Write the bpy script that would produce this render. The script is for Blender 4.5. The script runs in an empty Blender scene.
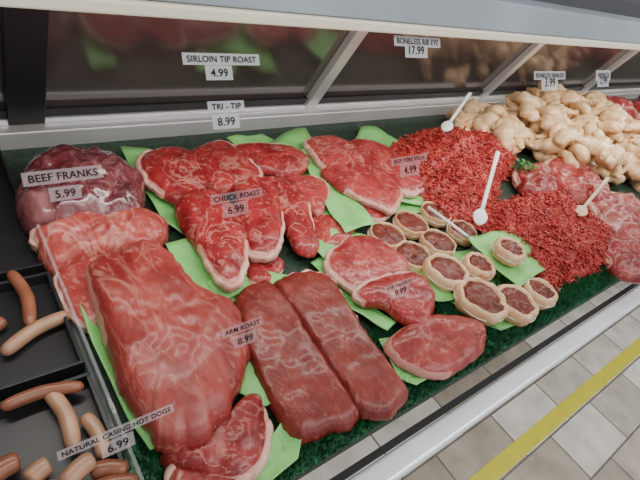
import bpy, math, random
from mathutils import Vector, Matrix, noise
random.seed(7)
COL=bpy.context.collection
D=bpy.data
# ------------------------------------------------------------------ camera (real-world metres, deck top = z 0)
RX=Vector((.78261,-.56419,.26309)); UP=Vector((.20565,.63320,.74616)); FW=Vector((.58757,.52985,-.61158))
EYE=Vector((0,0,.75))
cam=D.objects.new('camera',D.cameras.new('camera')); COL.objects.link(cam)
cam.matrix_world=Matrix(((RX.x,UP.x,-FW.x,EYE.x),(RX.y,UP.y,-FW.y,EYE.y),(RX.z,UP.z,-FW.z,EYE.z),(0,0,0,1)))
cam.data.lens=27; cam.data.clip_start=.01
bpy.context.scene.camera=cam
# survey helper: turns a bearing measured in the reference picture into a point on a real level plane of the case
def bearing(x,y): return FW+RX*((x-320)/480)+UP*((240-y)/480)
def P(x,y,z):
    d=bearing(x,y); return EYE+d*((z-EYE.z)/d.z)
GA=Vector((0,.16,-.04)); GB=Vector((0,.55,.56)); GU=(GB-GA).normalized(); GN=Vector((0,-GU.z,GU.y))
def G(x,y):
    d=bearing(x,y); return EYE+d*((GA-EYE).dot(GN)/d.dot(GN))
# ------------------------------------------------------------------ materials
def mat(name):
    m=D.materials.new(name); m.use_nodes=True; nt=m.node_tree
    return m,nt,nt.nodes['Principled BSDF'],nt.nodes,nt.links
def ramp(ns,stops):
    r=ns.new('ShaderNodeValToRGB'); e=r.color_ramp.elements
    while len(e)<len(stops): e.new(.5)
    for i,(p,c) in enumerate(stops):
        e[i].position=p; e[i].color=(c[0],c[1],c[2],1) if isinstance(c,tuple) else (c,c,c,1)
    return r
def plain(name,col,rough=.5,metal=0,var=.12,scale=30,spec=.5,bump=0):
    m,nt,b,ns,L=mat(name)
    n=ns.new('ShaderNodeTexNoise'); n.inputs['Scale'].default_value=scale; n.inputs['Detail'].default_value=4
    tc=ns.new('ShaderNodeTexCoord'); L.new(tc.outputs['Object'],n.inputs['Vector'])
    r=ramp(ns,[(.3,tuple(c*(1-var) for c in col)),(.7,tuple(min(1,c*(1+var)) for c in col))])
    L.new(n.outputs['Fac'],r.inputs['Fac']); L.new(r.outputs['Color'],b.inputs['Base Color'])
    b.inputs['Roughness'].default_value=rough; b.inputs['Metallic'].default_value=metal
    b.inputs['Specular IOR Level'].default_value=spec
    if bump:
        bp=ns.new('ShaderNodeBump'); bp.inputs['Strength'].default_value=bump; bp.inputs['Distance'].default_value=.004
        L.new(n.outputs['Fac'],bp.inputs['Height']); L.new(bp.outputs['Normal'],b.inputs['Normal'])
    return m
def meatmat(name,dark,light,fat=(.82,.55,.45),vein=.03,vscale=14,cover=.0,rough=.40,grain=90,spec=.4,fleck=.4,bump=.5,stretch=None,coat=.2,base=18,warp=.8,vs=.55):
    m,nt,b,ns,L=mat(name)
    tc=ns.new('ShaderNodeTexCoord'); oi=ns.new('ShaderNodeObjectInfo')
    add=ns.new('ShaderNodeVectorMath'); add.operation='ADD'
    sc=ns.new('ShaderNodeVectorMath'); sc.operation='SCALE'; sc.inputs['Scale'].default_value=9
    cb=ns.new('ShaderNodeCombineXYZ')
    for i in range(3): L.new(oi.outputs['Random'],cb.inputs[i])
    mp=ns.new('ShaderNodeMapping'); L.new(tc.outputs['Object'],mp.inputs[0])
    if stretch: mp.inputs['Rotation'].default_value=(0,0,math.radians(stretch[0])); mp.inputs['Scale'].default_value=(1,stretch[1],1)
    L.new(cb.outputs[0],sc.inputs[0]); L.new(mp.outputs[0],add.inputs[0]); L.new(sc.outputs[0],add.inputs[1])
    def nz(s,d=4,dist=0):
        n=ns.new('ShaderNodeTexNoise'); n.inputs['Scale'].default_value=s; n.inputs['Detail'].default_value=d
        n.inputs['Distortion'].default_value=dist; L.new(add.outputs[0],n.inputs['Vector']); return n
    n1=nz(base,7,warp); r1=ramp(ns,[(.34,dark),(.66,light)]); L.new(n1.outputs['Fac'],r1.inputs['Fac'])
    n2=nz(vscale,4,1.2); s=ns.new('ShaderNodeMath'); s.operation='SUBTRACT'; s.inputs[1].default_value=.5
    a=ns.new('ShaderNodeMath'); a.operation='ABSOLUTE'; L.new(n2.outputs['Fac'],s.inputs[0]); L.new(s.outputs[0],a.inputs[0])
    r2=ramp(ns,[(0,vs),(max(vein,.001),0.0)]); L.new(a.outputs[0],r2.inputs['Fac'])
    n3=nz(9,3); r3=ramp(ns,[(.42,0.),(.58,1.)]); L.new(n3.outputs['Fac'],r3.inputs['Fac'])
    mu=ns.new('ShaderNodeMath'); mu.operation='MULTIPLY'; L.new(r2.outputs[0],mu.inputs[0]); L.new(r3.outputs[0],mu.inputs[1])
    n4=nz(grain,4,1.0); r4=ramp(ns,[(.57,0.),(.70,fleck)]); L.new(n4.outputs['Fac'],r4.inputs['Fac'])
    mx=ns.new('ShaderNodeMath'); mx.operation='MAXIMUM'; L.new(mu.outputs[0],mx.inputs[0]); L.new(r4.outputs[0],mx.inputs[1])
    n5=nz(8,6,.8); r5=ramp(ns,[(.62-cover,0.),(.74-cover*.6,.6)]); L.new(n5.outputs['Fac'],r5.inputs['Fac'])
    mx2=ns.new('ShaderNodeMath'); mx2.operation='MAXIMUM'; L.new(mx.outputs[0],mx2.inputs[0])
    if cover>0: L.new(r5.outputs[0],mx2.inputs[1])
    else: mx2.inputs[1].default_value=0
    at=ns.new('ShaderNodeAttribute'); at.attribute_name='fat'
    n6=nz(40,3); ad=ns.new('ShaderNodeMath'); ad.operation='MULTIPLY_ADD'; L.new(n6.outputs['Fac'],ad.inputs[0]); ad.inputs[1].default_value=.35; L.new(at.outputs['Fac'],ad.inputs[2])
    r6=ramp(ns,[(.92,0.),(1.08,.9)]); L.new(ad.outputs[0],r6.inputs['Fac'])
    mx3=ns.new('ShaderNodeMath'); mx3.operation='MAXIMUM'; L.new(mx2.outputs[0],mx3.inputs[0]); L.new(r6.outputs[0],mx3.inputs[1])
    mix=ns.new('ShaderNodeMix'); mix.data_type='RGBA'; L.new(mx3.outputs[0],mix.inputs['Factor']); L.new(r1.outputs[0],mix.inputs['A']); mix.inputs['B'].default_value=(*fat,1)
    L.new(mix.outputs['Result'],b.inputs['Base Color'])
    b.inputs['Roughness'].default_value=rough; b.inputs['Specular IOR Level'].default_value=spec
    b.inputs['Coat Weight'].default_value=coat; b.inputs['Coat Roughness'].default_value=.12
    bp=ns.new('ShaderNodeBump'); bp.inputs['Strength'].default_value=bump; bp.inputs['Distance'].default_value=.003
    n7=nz(110,5); L.new(n7.outputs['Fac'],bp.inputs['Height']); L.new(bp.outputs['Normal'],b.inputs['Normal'])
    return m
M_arm=meatmat('arm_roast_meat',(.19,.016,.015),(.33,.052,.042),fat=(.56,.26,.21),vein=.020,vscale=12,cover=.02,grain=70,fleck=.4,stretch=(28,.35),base=14,coat=.12)
M_lean=meatmat('lean_steak_meat',(.19,.014,.013),(.32,.042,.034),fat=(.56,.25,.20),vein=.015,vscale=11,grain=60,fleck=.3)
M_chuck=meatmat('chuck_meat',(.17,.005,.009),(.34,.022,.023),fat=(.64,.32,.26),vein=.030,vscale=13,fleck=.5,grain=80)
M_tri=meatmat('trimmed_beef_meat',(.23,.012,.014),(.40,.045,.040),fat=(.66,.36,.30),vein=.026,vscale=14,fleck=.45)
M_slab=meatmat('brown_beef_meat',(.135,.012,.009),(.225,.029,.020),fat=(.40,.13,.09),vein=.005,vscale=8,grain=120,fleck=.4,bump=.7,stretch=(28,.5),coat=.15)
M_pink=meatmat('pink_beef_meat',(.28,.024,.024),(.42,.080,.066),fat=(.66,.40,.33),vein=.035,vscale=9,cover=.06,stretch=(-20,.5))
M_dark=meatmat('dark_beef_meat',(.16,.007,.009),(.29,.025,.022),fat=(.62,.31,.25),vein=.025,vscale=14,cover=.02)
M_round=meatmat('stuffed_beef_meat',(.075,.009,.006),(.17,.022,.013),fat=(.34,.13,.06),vein=.02,vscale=40,coat=.1)
M_marb=meatmat('marbled_beef_meat',(.20,.014,.018),(.34,.045,.04),fat=(.60,.38,.31),vein=.05,vscale=20,cover=.05)
M_ground=meatmat('ground_beef_meat',(.26,.009,.009),(.47,.038,.030),fat=(.68,.24,.19),vein=.012,vscale=30,grain=150,rough=.5,fleck=.6,coat=.1,base=40)
M_fat=meatmat('beef_fat',(.56,.28,.22),(.72,.46,.37),fat=(.42,.09,.07),vein=.03,vscale=30,fleck=.4)
M_bacon=meatmat('fat_wrap_skin',(.60,.36,.18),(.78,.56,.34),fat=(.48,.14,.09),vein=.04,vscale=20,vs=.8)
M_purple=meatmat('dark_purple_beef',(.075,.010,.018),(.18,.032,.040),fat=(.34,.15,.15),vein=.025,vscale=14,rough=.22,spec=.8,cover=.03,coat=.7)
M_chick=meatmat('raw_chicken_skin',(.66,.40,.19),(.84,.62,.36),fat=(.64,.28,.19),vein=.02,vscale=9,cover=.03,rough=.3,fleck=.2,bump=.25)
M_paper=plain('green_butcher_paper',(.20,.54,.15),.5,var=.16,scale=14)
M_string=plain('white_twine',(.8,.76,.66),.8)
M_hot=plain('hot_dog_casing',(.24,.085,.045),.3,var=.25,scale=25,spec=.6)
M_hot2=plain('pale_sausage_casing',(.40,.22,.13),.35,var=.25,scale=25,spec=.6)
M_steel=plain('stainless_steel',(.66,.66,.66),.4,metal=.6,var=.05,scale=5)
M_alu=plain('brushed_aluminium',(.84,.89,.96),.35,metal=.4,var=.05,scale=8)
M_black=plain('black_plastic',(.012,.012,.014),.4,scale=20)
M_deck=plain('dark_deck_liner',(.010,.030,.016),.6,var=.5,scale=60,bump=.5)
M_cream=plain('cream_enamel',(.95,.90,.72),.35,var=.04,scale=3)
M_greyp=plain('blue_grey_panel',(.29,.34,.39),.35,var=.3,scale=2)
M_darkp=plain('charcoal_panel',(.035,.037,.042),.5,var=.1,scale=2)
M_white=plain('white_plastic',(.86,.86,.83),.35,var=.03,scale=10)
M_wood=plain('wooden_spoon_wood',(.66,.50,.32),.5,var=.15,scale=30)
M_grass=plain('green_turf_blades',(.010,.110,.038),.55,var=.6,scale=40)
M_leaf=plain('parsley_leaf',(.03,.16,.02),.5,var=.4,scale=60)
M_ink=plain('black_ink',(.008,.008,.01),.6,var=0,spec=.2)
M_yellow=plain('yellow_floor_tape',(.80,.72,.05),.45,var=.08,scale=12)
def thin(name,col,alpha,rough=.4):
    m,nt,b,ns,L=mat(name)
    n=ns.new('ShaderNodeTexNoise'); n.inputs['Scale'].default_value=12
    r=ramp(ns,[(.3,tuple(c*.95 for c in col)),(.7,col)]); L.new(n.outputs['Fac'],r.inputs['Fac']); L.new(r.outputs[0],b.inputs['Base Color'])
    b.inputs['Roughness'].default_value=rough; b.inputs['Alpha'].default_value=alpha
    return m
M_tagC=thin('clear_label_film',(.70,.60,.62),.13)
M_tagL=thin('hazy_label_film',(.70,.60,.62),.24)
M_tagW=thin('pale_label_film',(.62,.64,.68),.52)
M_acr=thin('clear_acrylic',(.75,.8,.8),.18,.1)
M_mirror=plain('tinted_rear_glass',(.055,.042,.040),.14,metal=0,var=.35,scale=3,spec=1)
M_mirror.node_tree.nodes['Principled BSDF'].inputs['IOR'].default_value=1.9
# floor tiles
M_floor,nt,b,ns,L=mat('tiled_floor')
tc=ns.new('ShaderNodeTexCoord'); br=ns.new('ShaderNodeTexBrick')
mp=ns.new('ShaderNodeMapping'); L.new(tc.outputs['Object'],mp.inputs[0]); L.new(mp.outputs[0],br.inputs['Vector'])
br.inputs['Scale'].default_value=1; br.inputs['Brick Width'].default_value=.36; br.inputs['Row Height'].default_value=.20; br.inputs['Mortar Size'].default_value=.004; br.inputs['Bias'].default_value=-.1
br.inputs['Color1'].default_value=(.92,.87,.78,1); br.inputs['Color2'].default_value=(.42,.34,.25,1); br.inputs['Mortar'].default_value=(.20,.18,.16,1)
n=ns.new('ShaderNodeTexNoise'); n.inputs['Scale'].default_value=9; n.inputs['Detail'].default_value=8; L.new(tc.outputs['Object'],n.inputs['Vector'])
r=ramp(ns,[(.3,.72),(.7,1.12)]); L.new(n.outputs['Fac'],r.inputs['Fac'])
mm=ns.new('ShaderNodeMix'); mm.data_type='RGBA'; mm.blend_type='MULTIPLY'; mm.inputs['Factor'].default_value=1; L.new(br.outputs['Color'],mm.inputs['A']); L.new(r.outputs[0],mm.inputs['B'])
L.new(mm.outputs['Result'],b.inputs['Base Color']); b.inputs['Roughness'].default_value=.35
# ------------------------------------------------------------------ builders
def obj(name,verts,faces,m,smooth=True,loc=None,fat=None):
    if loc is not None: verts=[Vector(v)-loc for v in verts]
    me=D.meshes.new(name); me.from_pydata([tuple(v) for v in verts],[],faces); me.update()
    if smooth: me.polygons.foreach_set('use_smooth',[True]*len(me.polygons))
    if fat is not None:
        a=me.attributes.new('fat','FLOAT','POINT'); a.data.foreach_set('value',fat)
    me.materials.append(m)
    o=D.objects.new(name,me); COL.objects.link(o)
    if loc is not None: o.location=loc
    return o
def tag(o,label,cat,group=None,kind=None):
    o['label']=label; o['category']=cat
    if group: o['group']=group
    if kind: o['kind']=kind
    return o
def adopt(child,parent):
    child.parent=parent; child.location=child.location-parent.location; return child
def empty(name,loc=(0,0,0)):
    e=D.objects.new(name,None); e.empty_display_size=.05; COL.objects.link(e); e.location=loc; return e
def boxv(x0,x1,y0,y1,z0,z1):
    v=[(x,y,z) for x in (x0,x1) for y in (y0,y1) for z in (z0,z1)]
    f=[(0,1,3,2),(4,6,7,5),(0,4,5,1),(2,3,7,6),(0,2,6,4),(1,5,7,3)]
    return v,f
def box(name,x0,x1,y0,y1,z0,z1,m,bev=0):
    v,f=boxv(x0,x1,y0,y1,z0,z1); c=Vector(((x0+x1)/2,(y0+y1)/2,(z0+z1)/2))
    o=obj(name,v,f,m,False,c)
    if bev:
        md=o.modifiers.new('b','BEVEL'); md.width=bev; md.segments=3
    return o
def prism(name,prof,x0,x1,m,bev=0):
    n=len(prof); v=[(x0,y,z) for y,z in prof]+[(x1,y,z) for y,z in prof]
    f=[tuple(range(n))[::-1],tuple(range(n,2*n))]+[(i,(i+1)%n,(i+1)%n+n,i+n) for i in range(n)]
    c=Vector(((x0+x1)/2,sum(p[0] for p in prof)/n,sum(p[1] for p in prof)/n))
    o=obj(name,v,f,m,False,c)
    if bev:
        md=o.modifiers.new('b','BEVEL'); md.width=bev; md.segments=3
    return o
def sweepdata(pts,rad,k=12,flat=1.0,nz=0,seed=0):
    V=[];F=[];n=len(pts); up=Vector((0,0,1))
    for i,p in enumerate(pts):
        t=(pts[min(i+1,n-1)]-pts[max(i-1,0)]).normalized()
        s=t.cross(up)
        if s.length<.05: s=t.cross(Vector((0,1,0)))
        s.normalize(); u=s.cross(t)
        for j in range(k):
            a=2*math.pi*j/k; q=p+(s*math.cos(a)+u*math.sin(a)*flat)*rad[i]
            if nz: q=q+(q-p).normalized()*nz*noise.noise(q*35+Vector((seed,0,0)))
            V.append(q)
    for i in range(n-1):
        for j in range(k):
            F.append((i*k+j,i*k+(j+1)%k,(i+1)*k+(j+1)%k,(i+1)*k+j))
    F.append(tuple(range(k))[::-1]); F.append(tuple(range((n-1)*k,n*k)))
    return V,F
def tube(name,pts,rad,m,k=12,flat=1.0,nz=0):
    if not isinstance(rad,(list,tuple)): rad=[rad]*len(pts)
    V,F=sweepdata(pts,rad,k,flat,nz); c=sum(pts,Vector())/len(pts)
    return obj(name,V,F,m,True,c)
def catmull(pts,per=8,closed=True):
    out=[];n=len(pts)
    for i in range(n if closed else n-1):
        if closed: p0,p1,p2,p3=pts[i-1],pts[i],pts[(i+1)%n],pts[(i+2)%n]
        else: p0,p1,p2,p3=pts[max(i-1,0)],pts[i],pts[i+1],pts[min(i+2,n-1)]
        for j in range(per):
            t=j/per
            out.append(.5*((2*p1)+(p2-p0)*t+(2*p0-5*p1+4*p2-p3)*t*t+(3*p1-p0-3*p2+p3)*t**3))
    if not closed: out.append(pts[-1])
    return out
def smooth01(a,b,x):
    t=max(0,min(1,(x-a)/(b-a))); return t*t*(3-2*t)
def cut(name,pix,z0,th,m,label,cat='raw beef',fatdir=None,fatw=.10,tilt=(0,0),amp=.17,rings=16,per=8,edge=5,group=None,strip=True,coarse=18,world=False,rimr=.20,wob=.06):
    """a slab of meat: measured outline, domed and rounded top, soft lumps, optional fat cap on one side"""
    pl=[Vector((x,y,0)) for x,y in pix] if world else [P(x,y,z0+th*.6) for x,y in pix]
    if sum((pl[i-1].x*pl[i].y-pl[i].x*pl[i-1].y) for i in range(len(pl)))<0: pl=pl[::-1]
    ring=catmull(pl,per); c=sum(ring,Vector())/len(ring); c.z=0; N=len(ring); V=[];F=[];A=[]
    sd=random.random()*50
    for i,p in enumerate(ring):       # uneven hand-cut edge
        q=Vector((p.x-c.x,p.y-c.y,0)); k=1+wob*noise.noise(Vector((p.x*30+sd,p.y*30,0)))+wob*.5*noise.noise(Vector((p.x*80,p.y*80,sd)))
        ring[i]=Vector((c.x+q.x*k,c.y+q.y*k,p.z))
    def hz(x,y): return z0+tilt[0]*(x-c.x)+tilt[1]*(y-c.y)
    ss=[(i/rings)**.75 for i in range(1,rings+1)]
    V.append(Vector((c.x,c.y,z0+th+th*amp*(noise.noise(Vector((c.x*coarse+sd,c.y*coarse,0)))+.4*noise.noise(Vector((c.x*55,c.y*55+sd,0))))))); A.append(0)
    for s in ss:
        for p in ring:
            x=c.x+(p.x-c.x)*s; y=c.y+(p.y-c.y)*s
            pr=max(0,1-s**edge)**.5
            nn=noise.noise(Vector((x*coarse+sd,y*coarse,0)))+.4*noise.noise(Vector((x*55,y*55+sd,0)))
            h=hz(x,y)+th*(.30+.70*pr)+th*amp*nn*(1-s**8)
            V.append(Vector((x,y,h)))
            f=0
            if fatdir is not None:
                ang=math.atan2(p.y-c.y,p.x-c.x)-math.radians(fatdir); k=smooth01(-.1,.35,math.cos(ang))
                f=smooth01(1-fatw*1.8,1-fatw*.35,s)*k
            A.append(f)
    for s,hh in ((1.012,.14),(.985,0)):
        for i,p in enumerate(ring):
            x=c.x+(p.x-c.x)*s; y=c.y+(p.y-c.y)*s
            V.append(Vector((x,y,hz(x,y)+th*hh))); A.append(A[1+(rings-1)*N+i])
    R=rings+2
    for j in range(N): F.append((0,1+j,1+(j+1)%N))
    for i in range(R-1):
        a=1+i*N; b_=1+(i+1)*N
        for j in range(N): F.append((a+j,b_+j,b_+(j+1)%N,a+(j+1)%N))
    F.append(tuple(1+(R-1)*N+j for j in range(N))[::-1])
    c.z=z0
    o=obj(name,V,F,m,True,c.copy(),A)
    tag(o,label,cat,group)
    if fatdir is not None and strip:
        sel=[i for i,p in enumerate(ring) if math.cos(math.atan2(p.y-c.y,p.x-c.x)-math.radians(fatdir))>.25]
        st=0
        for q in range(len(sel)):
            if (sel[q]-1)%N not in sel: st=sel[q]
        path=[];i=st
        while i in sel and len(path)<N: path.append(i); i=(i+1)%N
        if len(path)>5:
            pts=[];rad=[]
            for q,i in enumerate(path):
                p=ring[i]; e=math.sin(math.pi*(q+.3)/(len(path)-.4))**.5
                x=c.x+(p.x-c.x)*.992; y=c.y+(p.y-c.y)*.992
                pts.append(Vector((x,y,hz(x,y)+th*.40))); rad.append(max(.0012,th*rimr*e*(1+.8*noise.noise(Vector((x*60,y*60,sd))))))
            fo=tube('fat_rim',pts,rad,M_fat,10,1.4); adopt(fo,o); fo['label']='pale cream fat edge'
    return o
def sheet(pix,z,label='sheet of bright green butcher paper under meat',curl=.014):
    pl=[P(x,y,z) for x,y in pix]
    if sum((pl[i-1].x*pl[i].y-pl[i].x*pl[i-1].y) for i in range(len(pl)))<0: pl=pl[::-1]
    ring=[]
    for i in range(len(pl)):
        for j in range(8): ring.append(pl[i].lerp(pl[(i+1)%len(pl)],j/8))
    c=sum(ring,Vector())/len(ring); N=len(ring); V=[c.copy()];F=[]; sd=random.random()*9
    for k in range(1,9):
        s=k/8
        for p in ring:
            q=c.lerp(p,s); q.z=z+curl*noise.noise(Vector((q.x*14+sd,q.y*14,0)))*s+curl*.5*s*s; V.append(q)
    for j in range(N): F.append((0,1+j,1+(j+1)%N))
    for k in range(7):
        for j in range(N): F.append((1+k*N+j,1+(k+1)*N+j,1+(k+1)*N+(j+1)%N,1+k*N+(j+1)%N))
    o=obj('butcher_paper_sheet',V,F,M_paper,True,c.copy()); md=o.modifiers.new('t','SOLIDIFY'); md.thickness=.0012
    tag(o,label,'butcher paper','green paper sheets in the meat case'); return o
# ------------------------------------------------------------------ structure: floor
fl=box('floor',-4,9,-5,5,-.87,-.85,M_floor); fl['kind']='structure'; fl['label']='beige and grey stone-look tiled shop floor'
tp=box('floor_tape',-2,8,.008,.07,-.85,-.849,M_yellow); tag(tp,'long strip of yellow tape stuck on the tiled floor','floor tape')
# ------------------------------------------------------------------ display case
XA,XB=-.45,6.0
case=empty('meat_display_case',(2.5,.8,-.85)); tag(case,'long refrigerated butcher display case with sloping front','display case')
def part(o,label=None):
    adopt(o,case)
    if label: o['label']=label
    return o
part(box('display_deck',XA,XB,.185,1.27,-.025,0,M_deck,.004),'dark liner deck')
part(box('base_cabinet',XA,XB,.50,1.35,-.85,-.025,M_darkp))
part(box('front_rail',XA,XB,.105,.150,-.070,-.045,M_alu,.008),'brushed aluminium bumper rail')
part(prism('glass_channel',[(.152,-.052),(.164,-.052),(.164,-.042),(.152,-.042)],XA,XB,M_black),'thin dark channel')
part(box('rear_ledge',XA,XB,1.185,1.30,-.03,.045,M_steel,.004),'steel ledge')
part(prism('cream_trim',[(.535,.562),(.575,.562),(.575,.577),(.535,.577)],XA,XB,M_cream,.003),'cream enamel light trim')
part(prism('canopy_panel',[(.54,.578),(.60,.578),(.66,.625),(.56,.625)],XA,XB,M_greyp,.003),'blue-grey front panel')
part(prism('canopy_top',[(.60,.60),(1.30,.60),(1.30,.66),(.62,.66)],XA,XB,M_darkp,.003),'dark canopy top')
part(box('end_panel',XA-.03,XA,.5,1.35,-.05,.62,M_darkp))
part(box('end_panel',XB,XB+.03,.5,1.35,-.05,.62,M_darkp))
y0,z0,y1,z1=1.25,.045,1.01,.60
dv=lambda x0,x1,o=0:[(x0,y0+o,z0),(x1,y0+o,z0),(x1,y1+o,z1),(x0,y1+o,z1)]
fx=[-.45,.19,1.07,2.12,3.17,4.22,5.27,6.0]
for i in range(len(fx)-1):
    d=part(obj('rear_door',dv(fx[i],fx[i+1]),[(0,1,2,3)],M_mirror,False,Vector(((fx[i]+fx[i+1])/2,1.13,.3))),'tinted glass rear door')
for i,x in enumerate(fx[1:-1]):
    w=.022 if i else .04
    p=[(y0-.03,z0),(y0,z0),(y1,z1),(y1-.03,z1)]
    part(prism('door_frame',p,x-w,x+w,M_steel if i else M_black,.003))
p=[(y0-.012,z0),(y0+.0,z0),(y0-.018,z0+.042),(y0-.033,z0+.042)]
part(prism('door_sill',p,XA,XB,M_black))
part(box('door_sill',XA,XB,1.222,1.24,.0452,.058,M_steel,.002))
lamp=part(prism('fluorescent_tube',[(.70,.575),(.73,.575),(.73,.595),(.70,.595)],XA,XB,M_white))
# ------------------------------------------------------------------ turf
V=[];F=[]
def blades(n,x0,x1,ya,yb,z,h):
    for _ in range(n):
        x=random.uniform(x0,x1); y=random.uniform(ya,yb); a=random.uniform(0,6.28); w=.0016
        dx,dy=math.cos(a)*w,math.sin(a)*w; lx,ly=random.uniform(-.006,.006),random.uniform(-.006,.006); hh=h*random.uniform(.6,1.2)
        k=len(V); V.extend([(x-dx,y-dy,z),(x+dx,y+dy,z),(x+dx*.3+lx,y+dy*.3+ly,z+hh)]); F.append((k,k+1,k+2))
blades(22000,.1,1.6,.185,.36,.001,.018); blades(6000,1.6,3.2,.185,.36,.001,.016); blades(2500,.15,1.5,.36,1.16,.001,.010)
V.extend([(XA,.187,.0015),(XB,.187,.0015),(XB,.36,.0015),(XA,.36,.0015)]); k=len(V); F.append((k-4,k-3,k-2,k-1))
g=obj('artificial_turf',V,F,M_grass,False); tag(g,'green plastic artificial grass strip along the deck edge','artificial grass',kind='stuff')
# ------------------------------------------------------------------ green paper
for q,z in [([(68,272),(85,268),(120,300),(190,385),(200,432),(150,452),(128,420),(92,345)],.024),
 ([(225,310),(255,345),(285,395),(265,408),(220,385)],.02),([(243,478),(285,418),(302,430),(297,460),(265,488)],.015),
 ([(165,245),(195,240),(240,270),(250,290),(215,305),(185,290)],.018),([(240,160),(290,132),(305,130),(345,190),(375,215),(352,230),(320,245),(285,215)],.016),
 ([(360,130),(375,128),(410,150),(438,190),(422,207),(380,200),(345,160)],.018),([(345,240),(320,262),(350,300),(395,325),(385,335),(350,312),(310,264)],.008),
 ([(325,262),(343,234),(395,240),(420,275),(430,300),(360,300)],.01),
 ([(375,235),(405,252),(440,285),(457,300),(435,303),(400,270)],.016),([(466,238),(510,230),(546,270),(520,287),(490,264)],.045),
 ([(425,258),(470,250),(560,290),(520,325),(500,332),(460,312),(420,275)],.008),([(378,340),(405,335),(440,372),(415,387),(398,378)],.012),
 ([(205,285),(245,268),(290,280),(280,300),(226,303)],.014),([(298,195),(330,198),(356,235),(325,262),(300,240)],.018),
 ([(300,150),(322,150),(356,205),(376,225),(345,234),(316,195)],.03),([(120,150),(150,150),(190,215),(200,245),(165,225)],.012),
 ([(385,170),(420,190),(425,215),(395,215)],.012),([(225,140),(262,135),(300,150),(250,160)],.012)]:
    sheet(q,z)
# ------------------------------------------------------------------ meats
cut('beef_roast',[(58,268),(80,255),(115,250),(120,300),(100,330),(72,315),(57,290)],.004,.035,M_pink,'small pinkish beef roast with soft fat beside larger roast',fatdir=180)
cut('beef_roast',[(30,232),(60,222),(100,208),(135,206),(163,214),(168,232),(150,245),(110,250),(70,262),(45,260)],.012,.055,M_pink,'light pink folded beef roast with pale fat streaks',fatdir=100,amp=.32)
cut('bottom_roast',[(170,470),(200,462),(235,475),(245,500),(200,512),(175,500)],.003,.03,M_dark,'dark red beef roast with thin fat edge',fatdir=90)
cut('bottom_roast',[(165,440),(190,435),(220,420),(245,395),(262,395),(268,425),(262,460),(240,480),(200,475),(165,462)],.003,.045,M_dark,'dark red beef roast peeking out below a larger roast',fatdir=-60,amp=.25)
cut('arm_roast',[(88,262),(110,248),(145,238),(165,243),(180,262),(200,285),(235,300),(248,335),(245,375),(215,425),(190,440),(165,442),(150,425),(130,395),(115,365),(100,320),(90,290)],.028,.062,M_arm,'large oval arm roast, smooth pinkish red with faint fat streaks',rings=30,per=8,amp=.09,edge=5,fatdir=100,fatw=.06,strip=False,coarse=13)
cut('beef_slab',[(235,297),(262,280),(285,290),(300,320),(330,365),(358,408),(357,422),(330,432),(300,437),(280,420),(262,385),(245,345)],.008,.034,M_slab,'long brownish red lean beef slab with fine grain',rings=24,amp=.11,edge=10,fatdir=None,wob=.08)
cut('beef_slab',[(275,282),(300,270),(325,272),(345,300),(375,345),(400,380),(410,395),(395,408),(362,414),(345,392),(320,352),(298,318)],.014,.036,M_slab,'long brownish red lean beef slab beside its twin',rings=24,amp=.11,edge=10,fatdir=20,fatw=.05,rimr=.16,wob=.08)
ST='chuck roast steaks on the green paper'
cut('chuck_steak',[(245,262),(275,255),(285,265),(270,283),(250,282)],.003,.022,M_chuck,'small end of a red chuck steak',fatdir=-90,group=ST)
cut('chuck_steak',[(310,218),(335,214),(355,224),(352,238),(335,250),(318,242)],.006,.022,M_tri,'small pale red steak with white fat edge',fatdir=-120,group=ST)
cut('chuck_steak',[(285,178),(310,175),(328,185),(325,208),(318,214),(300,200)],.02,.026,M_tri,'small pale red steak overlapping its neighbour',fatdir=0,group=ST)
cut('chuck_steak',[(262,175),(290,178),(305,195),(312,220),(320,245),(312,254),(295,245),(280,215),(268,195)],.022,.03,M_chuck,'narrow red chuck steak with long white fat edge',fatdir=-10,group=ST)
cut('chuck_steak',[(228,147),(260,143),(295,147),(310,158),(300,172),(275,172),(250,165)],.03,.03,M_chuck,'bright red chuck steak with marbled end',fatdir=90,group=ST)
cut('chuck_steak',[(140,156),(165,146),(195,150),(210,160),(208,180),(205,200),(180,200),(160,190),(145,178)],.028,.035,M_chuck,'rounded marbled chuck steak with fat seams',fatdir=150,group=ST)
cut('chuck_steak',[(192,148),(225,141),(250,160),(262,175),(240,184),(225,190),(205,180)],.034,.034,M_chuck,'marbled red chuck steak with pale fat edge',fatdir=20,group=ST)
cut('chuck_steak',[(235,178),(262,174),(278,190),(283,215),(280,245),(268,256),(250,252),(243,230),(236,205)],.03,.036,M_chuck,'long red chuck steak with white fat edge',fatdir=-60,group=ST)
cut('chuck_steak',[(176,200),(190,188),(215,190),(235,205),(246,230),(246,262),(238,280),(222,282),(208,262),(195,240),(180,220)],.03,.04,M_chuck,'large red chuck steak draped over green paper',fatdir=-70,group=ST)
TT='tri-tip steaks in a row'
cut('tri_tip_steak',[(350,190),(372,195),(390,212),(380,220),(362,214)],.012,.022,M_tri,'small red end piece below larger steaks',fatdir=-90,group=TT)
cut('tri_tip_steak',[(350,140),(375,140),(400,155),(422,172),(425,188),(405,193),(385,175),(362,160)],.024,.03,M_tri,'light red tri-tip steak with pale fat edge',fatdir=-60,group=TT)
cut('tri_tip_steak',[(305,140),(330,135),(355,145),(365,160),(345,170),(325,168),(315,155)],.03,.034,M_tri,'light red tri-tip steak folded at the top of the row',fatdir=150,group=TT)
cut('tri_tip_steak',[(322,166),(355,160),(385,172),(402,190),(395,210),(378,205),(355,195),(335,182)],.034,.03,M_tri,'light red tri-tip steak lying over another',fatdir=-100,group=TT)
PP='porterhouse steaks on the green paper'
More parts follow.
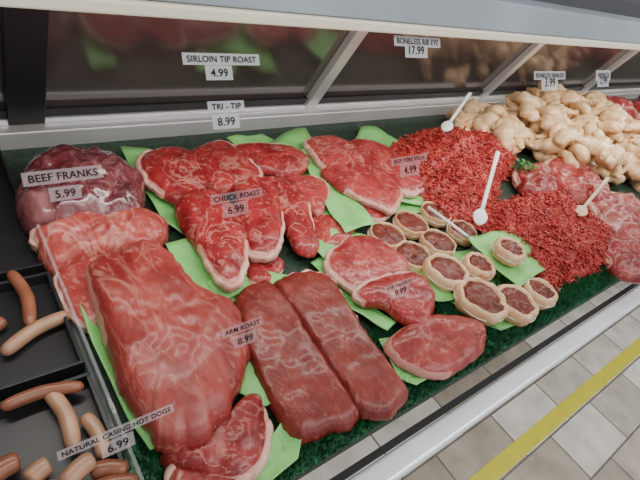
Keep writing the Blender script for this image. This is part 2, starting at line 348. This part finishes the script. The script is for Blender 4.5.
cut('porterhouse_steak',[(325,262),(345,238),(370,235),(395,248),(410,262),(405,275),(385,280),(365,292),(345,285)],.016,.028,M_tri,'marbled porterhouse steak on green paper',fatdir=160,group=PP)
cut('porterhouse_steak',[(355,290),(385,275),(415,272),(432,285),(436,305),(428,325),(405,320),(385,305),(365,302)],.022,.03,M_chuck,'red porterhouse steak overlapping another',fatdir=90,group=PP)
cut('porterhouse_steak',[(386,343),(405,325),(435,314),(470,316),(487,330),(484,350),(465,365),(440,376),(415,370),(395,358)],.014,.03,M_lean,'rounded lean beef steak on the turf edge',fatdir=170,fatw=.1,group=PP,strip=False)
cut('wrapped_beef_roast',[(20,168),(35,152),(70,145),(110,150),(140,167),(146,190),(138,208),(100,216),(60,222),(25,215),(15,190)],.004,.10,M_purple,'glossy dark purplish wrapped beef bundle beside pink roast',amp=.2,rings=26,edge=2.5,coarse=22)
# ------------------------------------------------------------------ ground beef
def ground(pix,H,label,nst):
    pl=[P(x,y,.03) for x,y in pix]
    if sum((pl[i-1].x*pl[i].y-pl[i].x*pl[i-1].y) for i in range(len(pl)))<0: pl=pl[::-1]
    ring=catmull(pl,8); c=sum(ring,Vector())/len(ring); N=len(ring); V=[];F=[]; sd=random.random()*30
    def hh(x,y,s): return .004+H*max(0,1-s**2.2)**.75*(1+.6*noise.noise(Vector((x*9+sd,y*9,0))))+.028*noise.noise(Vector((x*34,y*34,sd)))+.009*noise.noise(Vector((x*110,y*110,sd)))
    R=40; V.append(Vector((c.x,c.y,hh(c.x,c.y,0))))
    for i in range(1,R+1):
        s=i/R
        for p in ring:
            x=c.x+(p.x-c.x)*s; y=c.y+(p.y-c.y)*s; V.append(Vector((x,y,max(.002,hh(x,y,s)))))
    for j in range(N): F.append((0,1+j,1+(j+1)%N))
    for i in range(R-1):
        for j in range(N): F.append((1+i*N+j,1+(i+1)*N+j,1+(i+1)*N+(j+1)%N,1+i*N+(j+1)%N))
    for _ in range(nst):
        s=random.random()**.5*1.03; p=ring[random.randrange(N)]
        x=c.x+(p.x-c.x)*s; y=c.y+(p.y-c.y)*s; z=hh(x,y,min(s,.99))+random.uniform(-.001,.004)
        a=random.uniform(0,6.28); da=random.uniform(-1.2,1.2); ln=random.uniform(.0025,.0055); rr=random.uniform(.0022,.0036)
        pts=[Vector((x,y,max(z,.005)))]; pit=random.uniform(-.2,.9)
        for q in range(3):
            a+=da; pts.append(pts[-1]+Vector((math.cos(a)*ln,math.sin(a)*ln,math.sin(pit+q*.5-.9)*ln*.6)))
        v,f=sweepdata(pts,[rr*.8,rr,rr,rr*.7],5); k=len(V); V.extend(v); F.extend(tuple(w+k for w in ff) for ff in f)
    c.z=0
    o=obj('ground_beef_pile',V,F,M_ground,True,c.copy()); tag(o,label,'ground beef',kind='stuff'); return o
ground([(385,155),(400,138),(430,128),(465,128),(495,136),(515,152),(514,170),(498,180),(500,195),(478,215),(450,222),(430,205),(415,195),(400,172)],.09,'tall loose mound of bright red ground beef',4200)
ground([(476,215),(495,202),(530,192),(570,202),(602,220),(614,240),(602,264),(570,279),(545,288),(530,270),(505,244)],.085,'lower spread mound of bright red ground beef',4000)
def spoon(hx,bx,m,label):
    h,b2=P(*hx),P(*bx); dirv=(b2-h).normalized()
    e=empty('serving_spoon',b2); tag(e,label,'serving spoon')
    n=8; pts=[h.lerp(b2,i/n) for i in range(n+1)]
    hd=tube('handle',pts,[.007,.0075]+[.006]*(n-1),m,10,.6); adopt(hd,e)
    pts=[b2+dirv*(.055*i/8-.004) for i in range(9)]
    bl=tube('bowl',pts,[.006,.013,.018,.021,.022,.021,.018,.013,.005],m,14,.35); adopt(bl,e)
spoon((498,152,.20),(482,210,.10),M_white,'white plastic spoon stuck in ground beef')
spoon((608,178,.15),(584,207,.09),M_wood,'pale wooden spoon resting on ground beef')
spoon((470,93,.20),(450,122,.12),M_white,'white plastic spoon with wide bowl in ground beef')
st=tube('divider_stick',[P(428,207,.05),P(450,223,.05),P(472,240,.045)],.0045,M_white,8); tag(st,'thin white plastic divider stick lying between cuts','divider stick')
# parsley garnish
V=[];F=[]; pc=P(526,168,.06)
for i in range(130):
    q=pc+Vector((random.gauss(0,.022),random.gauss(0,.022),random.uniform(-.02,.02))); a=random.uniform(0,6.28); s=random.uniform(.006,.011)
    u=Vector((math.cos(a),math.sin(a),random.uniform(-.4,.6)))*s; w_=Vector((-math.sin(a),math.cos(a),random.uniform(-.4,.4)))*s*.7
    k=len(V); V.extend([q-u,q+w_,q+u,q-w_]); F.append((k,k+1,k+2,k+3))
pz=obj('parsley_sprig',V,F,M_leaf,False,pc.copy()); tag(pz,'curly dark green parsley garnish between meat piles','herb garnish')
# ------------------------------------------------------------------ wrapped rounds
def roundm(px,py,r,z,hgt,wrapw,label,group):
    c=P(px,py,z+hgt); V=[];F=[];N=28; prof=[(0,hgt*.93),(.3,hgt*.98),(.6,hgt*.96),(.85,hgt*.90),(.97,hgt*.7),(1,hgt*.4),(.95,0)]
    c=Vector((c.x,c.y,z)); V.append(c+Vector((0,0,hgt*.93))); sd=random.random()*9
    for s,h in prof[1:]:
        for j in range(N):
            a=2*math.pi*j/N; rr=r*s*(1+.14*noise.noise(Vector((math.cos(a)*2,math.sin(a)*2,sd))))
            V.append(c+Vector((math.cos(a)*rr,math.sin(a)*rr,h+.008*noise.noise(Vector((math.cos(a)*s*4,math.sin(a)*s*4,sd))))))
    for j in range(N): F.append((0,1+j,1+(j+1)%N))
    for i in range(len(prof)-2):
        for j in range(N): F.append((1+i*N+j,1+(i+1)*N+j,1+(i+1)*N+(j+1)%N,1+i*N+(j+1)%N))
    o=obj('wrapped_beef_round',V,F,M_round,True,c.copy()); tag(o,label,'stuffed beef round',group)
    V=[];F=[];K=10
    for j in range(40):
        a=2*math.pi*j/40; rr=r*(1+.12*noise.noise(Vector((math.cos(a)*2,math.sin(a)*2,sd))))
        for k in range(K):
            b_=2*math.pi*k/K
            V.append(c+Vector((math.cos(a)*(rr+wrapw*math.cos(b_)),math.sin(a)*(rr+wrapw*math.cos(b_)),hgt*.5+hgt*.52*math.sin(b_)+.003*noise.noise(Vector((a*3,b_,sd))))))
    for j in range(40):
        for k in range(K): F.append((j*K+k,((j+1)%40)*K+k,((j+1)%40)*K+(k+1)%K,j*K+(k+1)%K))
    w=obj('fat_wrap',V,F,M_bacon,True,c.copy()); adopt(w,o); w['label']='cream coloured fat wrap'
    pts=[c+Vector((math.cos(2*math.pi*j/30)*(r+wrapw*1.02),math.sin(2*math.pi*j/30)*(r+wrapw*1.02),hgt*.5)) for j in range(31)]
    t=tube('twine',pts,.0012,M_string,6); adopt(t,o)
    return o
g1='lean stuffed beef rounds in rows'; g2='fat-wrapped beef rounds tied with twine'
for x,y,r in [(388,233,.048),(412,221,.048),(437,211,.044),(414,253,.048),(440,240,.047),(464,229,.043)]:
    roundm(x,y,r,.004,.03,.0028,'dark red stuffed round with thin pale rim',g1)
for x,y,r,z in [(449,267,.058,.012),(481,262,.042,.012),(484,295,.067,.012),(518,299,.056,.014),(542,288,.045,.012),(512,246,.043,.05)]:
    roundm(x,y,r*.86,z,.040,.009,'brown stuffed round wrapped in cream fat and tied' if z<.04 else 'single fat-wrapped round set on green paper on top',g2)
# ------------------------------------------------------------------ chicken
def chickmesh(sd):
    random.seed(sd)
    b=random.uniform(.015,.035)
    pts=catmull([Vector((-.055,0,0)),Vector((-.03,b*.3,.004)),Vector((0,b,.006)),Vector((.035,b*.4,.002)),Vector((.07,-b*.2,0)),Vector((.078,-b*.3,0))],5,False)
    n=len(pts); key=[.012,.034,.036,.024,.012,.011]; rad=[]
    for i in range(n):
        t=i/(n-1)*5; k=min(4,int(t)); rad.append(key[k]+(key[k+1]-key[k])*(t-k))
    rad[0]=.006; rad[-1]=.007
    V,F=sweepdata(pts,rad,18,.70,.014,sd)
    me=D.meshes.new('chicken_leg'); me.from_pydata([tuple(v) for v in V],[],F); me.polygons.foreach_set('use_smooth',[True]*len(me.polygons)); me.materials.append(M_chick)
    return me
cm=[chickmesh(s) for s in (1,5,9,13,17)]
random.seed(21)
def inpoly(x,y,pg):
    c=False;n=len(pg)
    for i in range(n):
        x1,y1=pg[i];x2,y2=pg[i-1]
        if (y1>y)!=(y2>y) and x<(x2-x1)*(y-y1)/(y2-y1)+x1: c=not c
    return c
pg=[(1.66,.84),(1.62,.98),(1.86,1.14),(3.0,1.14),(3.0,.45),(2.45,.42),(2.05,.60)]
cnt=0;tries=0;placed=[]
while cnt<185 and tries<6000:
    tries+=1
    x=random.uniform(1.55,3.0);y=random.uniform(.4,1.18)
    if not inpoly(x,y,pg): continue
    lay=sum(1 for q in placed if (q[0]-x)**2+(q[1]-y)**2<.065**2)
    if lay>3: continue
    edge=min(1,(x-1.5)*2.5)
    z=.028+lay*.034*edge
    placed.append((x,y)); cnt+=1
    o=D.objects.new('chicken_leg',cm[cnt%5]); COL.objects.link(o); o.location=(x,y,z)
    s=random.uniform(.95,1.35); o.scale=(s,s,s); o.rotation_euler=(random.uniform(-.5,.5),random.uniform(-.35,.35),random.uniform(0,6.28))
    tag(o,'pale yellow raw chicken leg piece with skin in a heap','chicken piece','raw chicken pieces heaped in the case')
for i,(x,y) in enumerate([(3.15,1.0),(3.2,.75),(3.4,.9),(3.45,.6),(3.7,1.0),(3.75,.75),(4.0,.9),(4.1,.6),(4.4,.8)]):
    n=9
    pts=[(x+math.cos(k/ n*6.283)*.15*(1+.2*math.sin(k*2.1+i)),y+math.sin(k/n*6.283)*.10*(1+.2*math.cos(k*1.7+i))) for k in range(n)]
    cut('beef_roast',pts,.004,.11,M_dark if i%2 else M_chuck,'dark red beef roast in a pile beyond the chicken',fatdir=120+i*50,per=5,rings=10,group='beef roasts at the far end',world=True)
for q,z,m,l in [([(545,168),(556,158),(575,168),(592,190),(580,200),(562,188)],.02,M_tri,'pink strip of sliced meat with fat edge'),
                ([(516,170),(540,164),(556,174),(560,192),(540,194),(522,186)],.01,M_dark,'dark red slice of meat lying beside ground beef'),
                ([(566,158),(580,160),(600,178),(612,196),(598,200),(580,180)],.03,M_marb,'marbled folded slice of dark red meat'),
                ([(590,200),(612,192),(640,200),(665,225),(650,245),(618,238)],.012,M_marb,'heavily marbled piece of beef brisket'),
                ([(600,238),(620,240),(650,255),(660,275),(630,275),(610,262)],.006,M_dark,'dark brisket end near the turf')]:
    cut('marbled_beef_cut',q,z,.05,m,l,fatdir=100,amp=.35)
# ------------------------------------------------------------------ hot dog area
dv_=box('tray_divider',.122,.127,.20,.82,.002,.06,M_acr); tag(dv_,'clear acrylic divider standing between sausages and roasts','tray divider')
def tray(x0,x1,y0_,y1_,h,label):
    e=empty('sausage_tray',((x0+x1)/2,(y0_+y1_)/2,.002)); tag(e,label,'tray')
    for nm,a in (('base',(x0,x1,y0_,y1_,.002,.006)),('rim',(x0,x1,y0_,y0_+.006,.002,h)),('rim',(x0,x1,y1_-.006,y1_,.002,h)),('rim',(x0,x0+.006,y0_+.006,y1_-.006,.002,h)),('rim',(x1-.006,x1,y0_+.006,y1_-.006,.002,h))):
        b_=box(nm,*a,M_black,.001); adopt(b_,e)
tray(-.30,.118,.205,.48,.03,'shallow black tray holding hot dogs'); tray(-.30,.118,.50,.72,.03,'shallow black tray holding pale sausages'); tray(-.3,.118,.74,1.15,.03,'shallow black tray behind the sausages')
def dog(a,b_,r,z,m,label,bend=.08):
    A=P(a[0],a[1],z);B=P(b_[0],b_[1],z); d=(B-A); s=Vector((-d.y,d.x,0))*bend; mid=(A+B)/2+s
    pts=catmull([A,mid,B],8,False); n=len(pts)
    rad=[r*(1-abs(2*i/(n-1)-1)**6)**.5 if 0<i<n-1 else r*.25 for i in range(n)]
    o=tube('hot_dog',pts,rad,m,14); tag(o,label,'sausage','sausages in the black trays'); 
    return o
lb='brown natural casing hot dog'; lp='pale tan sausage with tight casing'
for a,b_,r,z,m,l in [((2,354),(70,314),.012,.022,M_hot2,lp),((10,272),(30,326),.011,.03,M_hot,lb),((-25,345),(5,320),.012,.02,M_hot,lb),
  ((46,388),(74,450),.012,.022,M_hot2,lp),((84,415),(104,458),.011,.022,M_hot2,lb),((0,408),(84,386),.010,.028,M_hot,lb),
  ((-10,478),(20,460),.014,.03,M_hot,lb),((28,482),(50,464),.014,.03,M_hot2,lp),((64,486),(94,458),.013,.045,M_hot2,lp),((90,472),(128,470),.012,.03,M_hot,lb),((82,496),(138,482),.012,.03,M_hot,lb),((20,498),(80,492),.013,.03,M_hot2,lp)]:
    dog(a,b_,r,z,m,l)
# ------------------------------------------------------------------ price tags on the sloping front
def textmesh(s,width,name='lettering',bold=0.0):
    cu=D.curves.new('t','FONT'); cu.body=s; cu.size=1; cu.offset=bold; cu.align_x='CENTER'; cu.align_y='CENTER'; cu.space_character=1.05
    o=D.objects.new('t',cu); COL.objects.link(o); bpy.context.view_layer.update()
    dg=bpy.context.evaluated_depsgraph_get(); me=D.meshes.new_from_object(o.evaluated_get(dg)); D.objects.remove(o)
    xs=[v.co.x for v in me.vertices]; ys=[v.co.y for v in me.vertices]; cx=(min(xs)+max(xs))/2; cy=(min(ys)+max(ys))/2; k=width/(max(xs)-min(xs))
    for v in me.vertices: v.co=((v.co.x-cx)*k,(v.co.y-cy)*k,0)
    me.name=name; me.materials.clear(); me.materials.append(M_ink)
    return me,(max(ys)-min(ys))*k
GM=Matrix(((1,0,0,0),(0,GU.y,GN.y,0),(0,GU.z,GN.z,0),(0,0,0,1)))
def price(lines,label,film,pad=1.25,bold=.012):
    ends=[(t,G(*a),G(*b_)) for t,a,b_ in lines]
    c0=(ends[0][1]+ends[0][2])/2
    e=empty('price_tag',c0+GN*.002); e.matrix_world=Matrix.Translation(c0+GN*.002)@GM; tag(e,label,'price tag')
    for i,(t,a,b_) in enumerate(ends):
        c=(a+b_)/2; w=b_.x-a.x; me,h=textmesh(t,w,bold=bold)
        rel=c-c0; ly=rel.dot(GU); lx=rel.x
        hw,hh=w/2+h*.7,h*.5*pad+h*.28
        st=obj('name_strip' if i==0 else 'price_strip',[(-hw,-hh,0),(hw,-hh,0),(hw,hh,0),(-hw,hh,0),(-hw,-hh,-.0006),(hw,-hh,-.0006),(hw,hh,-.0006),(-hw,hh,-.0006)],[(0,1,2,3),(7,6,5,4),(0,4,5,1),(1,5,6,2),(2,6,7,3),(3,7,4,0)],film,False)
        st.parent=e; st.location=(lx,ly,0)
        lt=D.objects.new('lettering',me); COL.objects.link(lt); lt.parent=st; lt.location=(0,0,.0008)
T='clear adhesive price tag reading '
price([('BEEF FRANKS',(28,179),(97,172)),('5.99',(55,194),(75,192))],T+'BEEF FRANKS 5.99',M_tagL)
price([('SIRLOIN TIP ROAST',(186,59),(255,60)),('4.99',(210,73),(227,73))],'pale adhesive price tag lettered SIRLOIN TIP ROAST 4.99',M_tagW)
price([('TRI - TIP',(211,107),(240,106)),('8.99',(217,122),(234,121))],'pale adhesive price tag lettered TRI-TIP 8.99',M_tagW)
price([('CHUCK ROAST',(213,199),(259,193)),('6.99',(227,210),(243,208))],T+'CHUCK ROAST 6.99',M_tagC)
price([('ARM ROAST',(224,333),(259,321)),('8.99',(237,341),(252,336))],T+'ARM ROAST 8.99',M_tagC)
price([('NATURAL CASING HOT DOGS',(61,452),(170,410)),('6.99',(107,448),(128,440))],T+'NATURAL CASING HOT DOGS 6.99',M_tagL)
price([('BONELESS RIB EYE',(396,41),(437,43)),('17.99',(408,50),(423,51))],'pale adhesive price tag lettered BONELESS RIB EYE 17.99',M_tagW)
price([('BEEF FORK STEAK',(393,161),(424,158)),('4.99',(403,170),(415,169))],T+'BEEF FORK STEAK 4.99',M_tagC)
price([('PORTERHOUSE',(386,289),(411,280)),('9.99',(394,293),(405,289))],T+'PORTERHOUSE 9.99',M_tagC)
price([('BONELESS SKINLESS',(535,75),(563,76)),('3.99',(544,82),(554,83))],'pale adhesive price tag lettered BONELESS SKINLESS 3.99',M_tagW)
price([('WINGS',(597,75),(608,76)),('2.99',(599,80),(606,81))],'pale adhesive price tag lettered WINGS 2.99',M_tagW)
# ------------------------------------------------------------------ light
def area(name,loc,rot,sx,sy,e,col=(1,1,1)):
    l=D.lights.new(name,'AREA'); l.shape='RECTANGLE'; l.size=sx; l.size_y=sy; l.energy=e; l.color=col
    o=D.objects.new(name,l); COL.objects.link(o); o.location=loc; o.rotation_euler=rot; return o
area('canopy_lamp_light',(2.8,.68,.57),(math.radians(12),0,0),6,.06,30,(1,.95,.88))
area('store_ceiling_light',(1.8,-.8,2.2),(math.radians(25),0,0),4,.8,52,(1,.97,.93))
area('aisle_light',(2,-2.6,1.2),(math.radians(75),0,0),5,1.0,32,(.97,.98,1))
w=D.worlds.new('world'); bpy.context.scene.world=w; w.use_nodes=True
w.node_tree.nodes['Background'].inputs[0].default_value=(.88,.88,.90,1); w.node_tree.nodes['Background'].inputs[1].default_value=.50
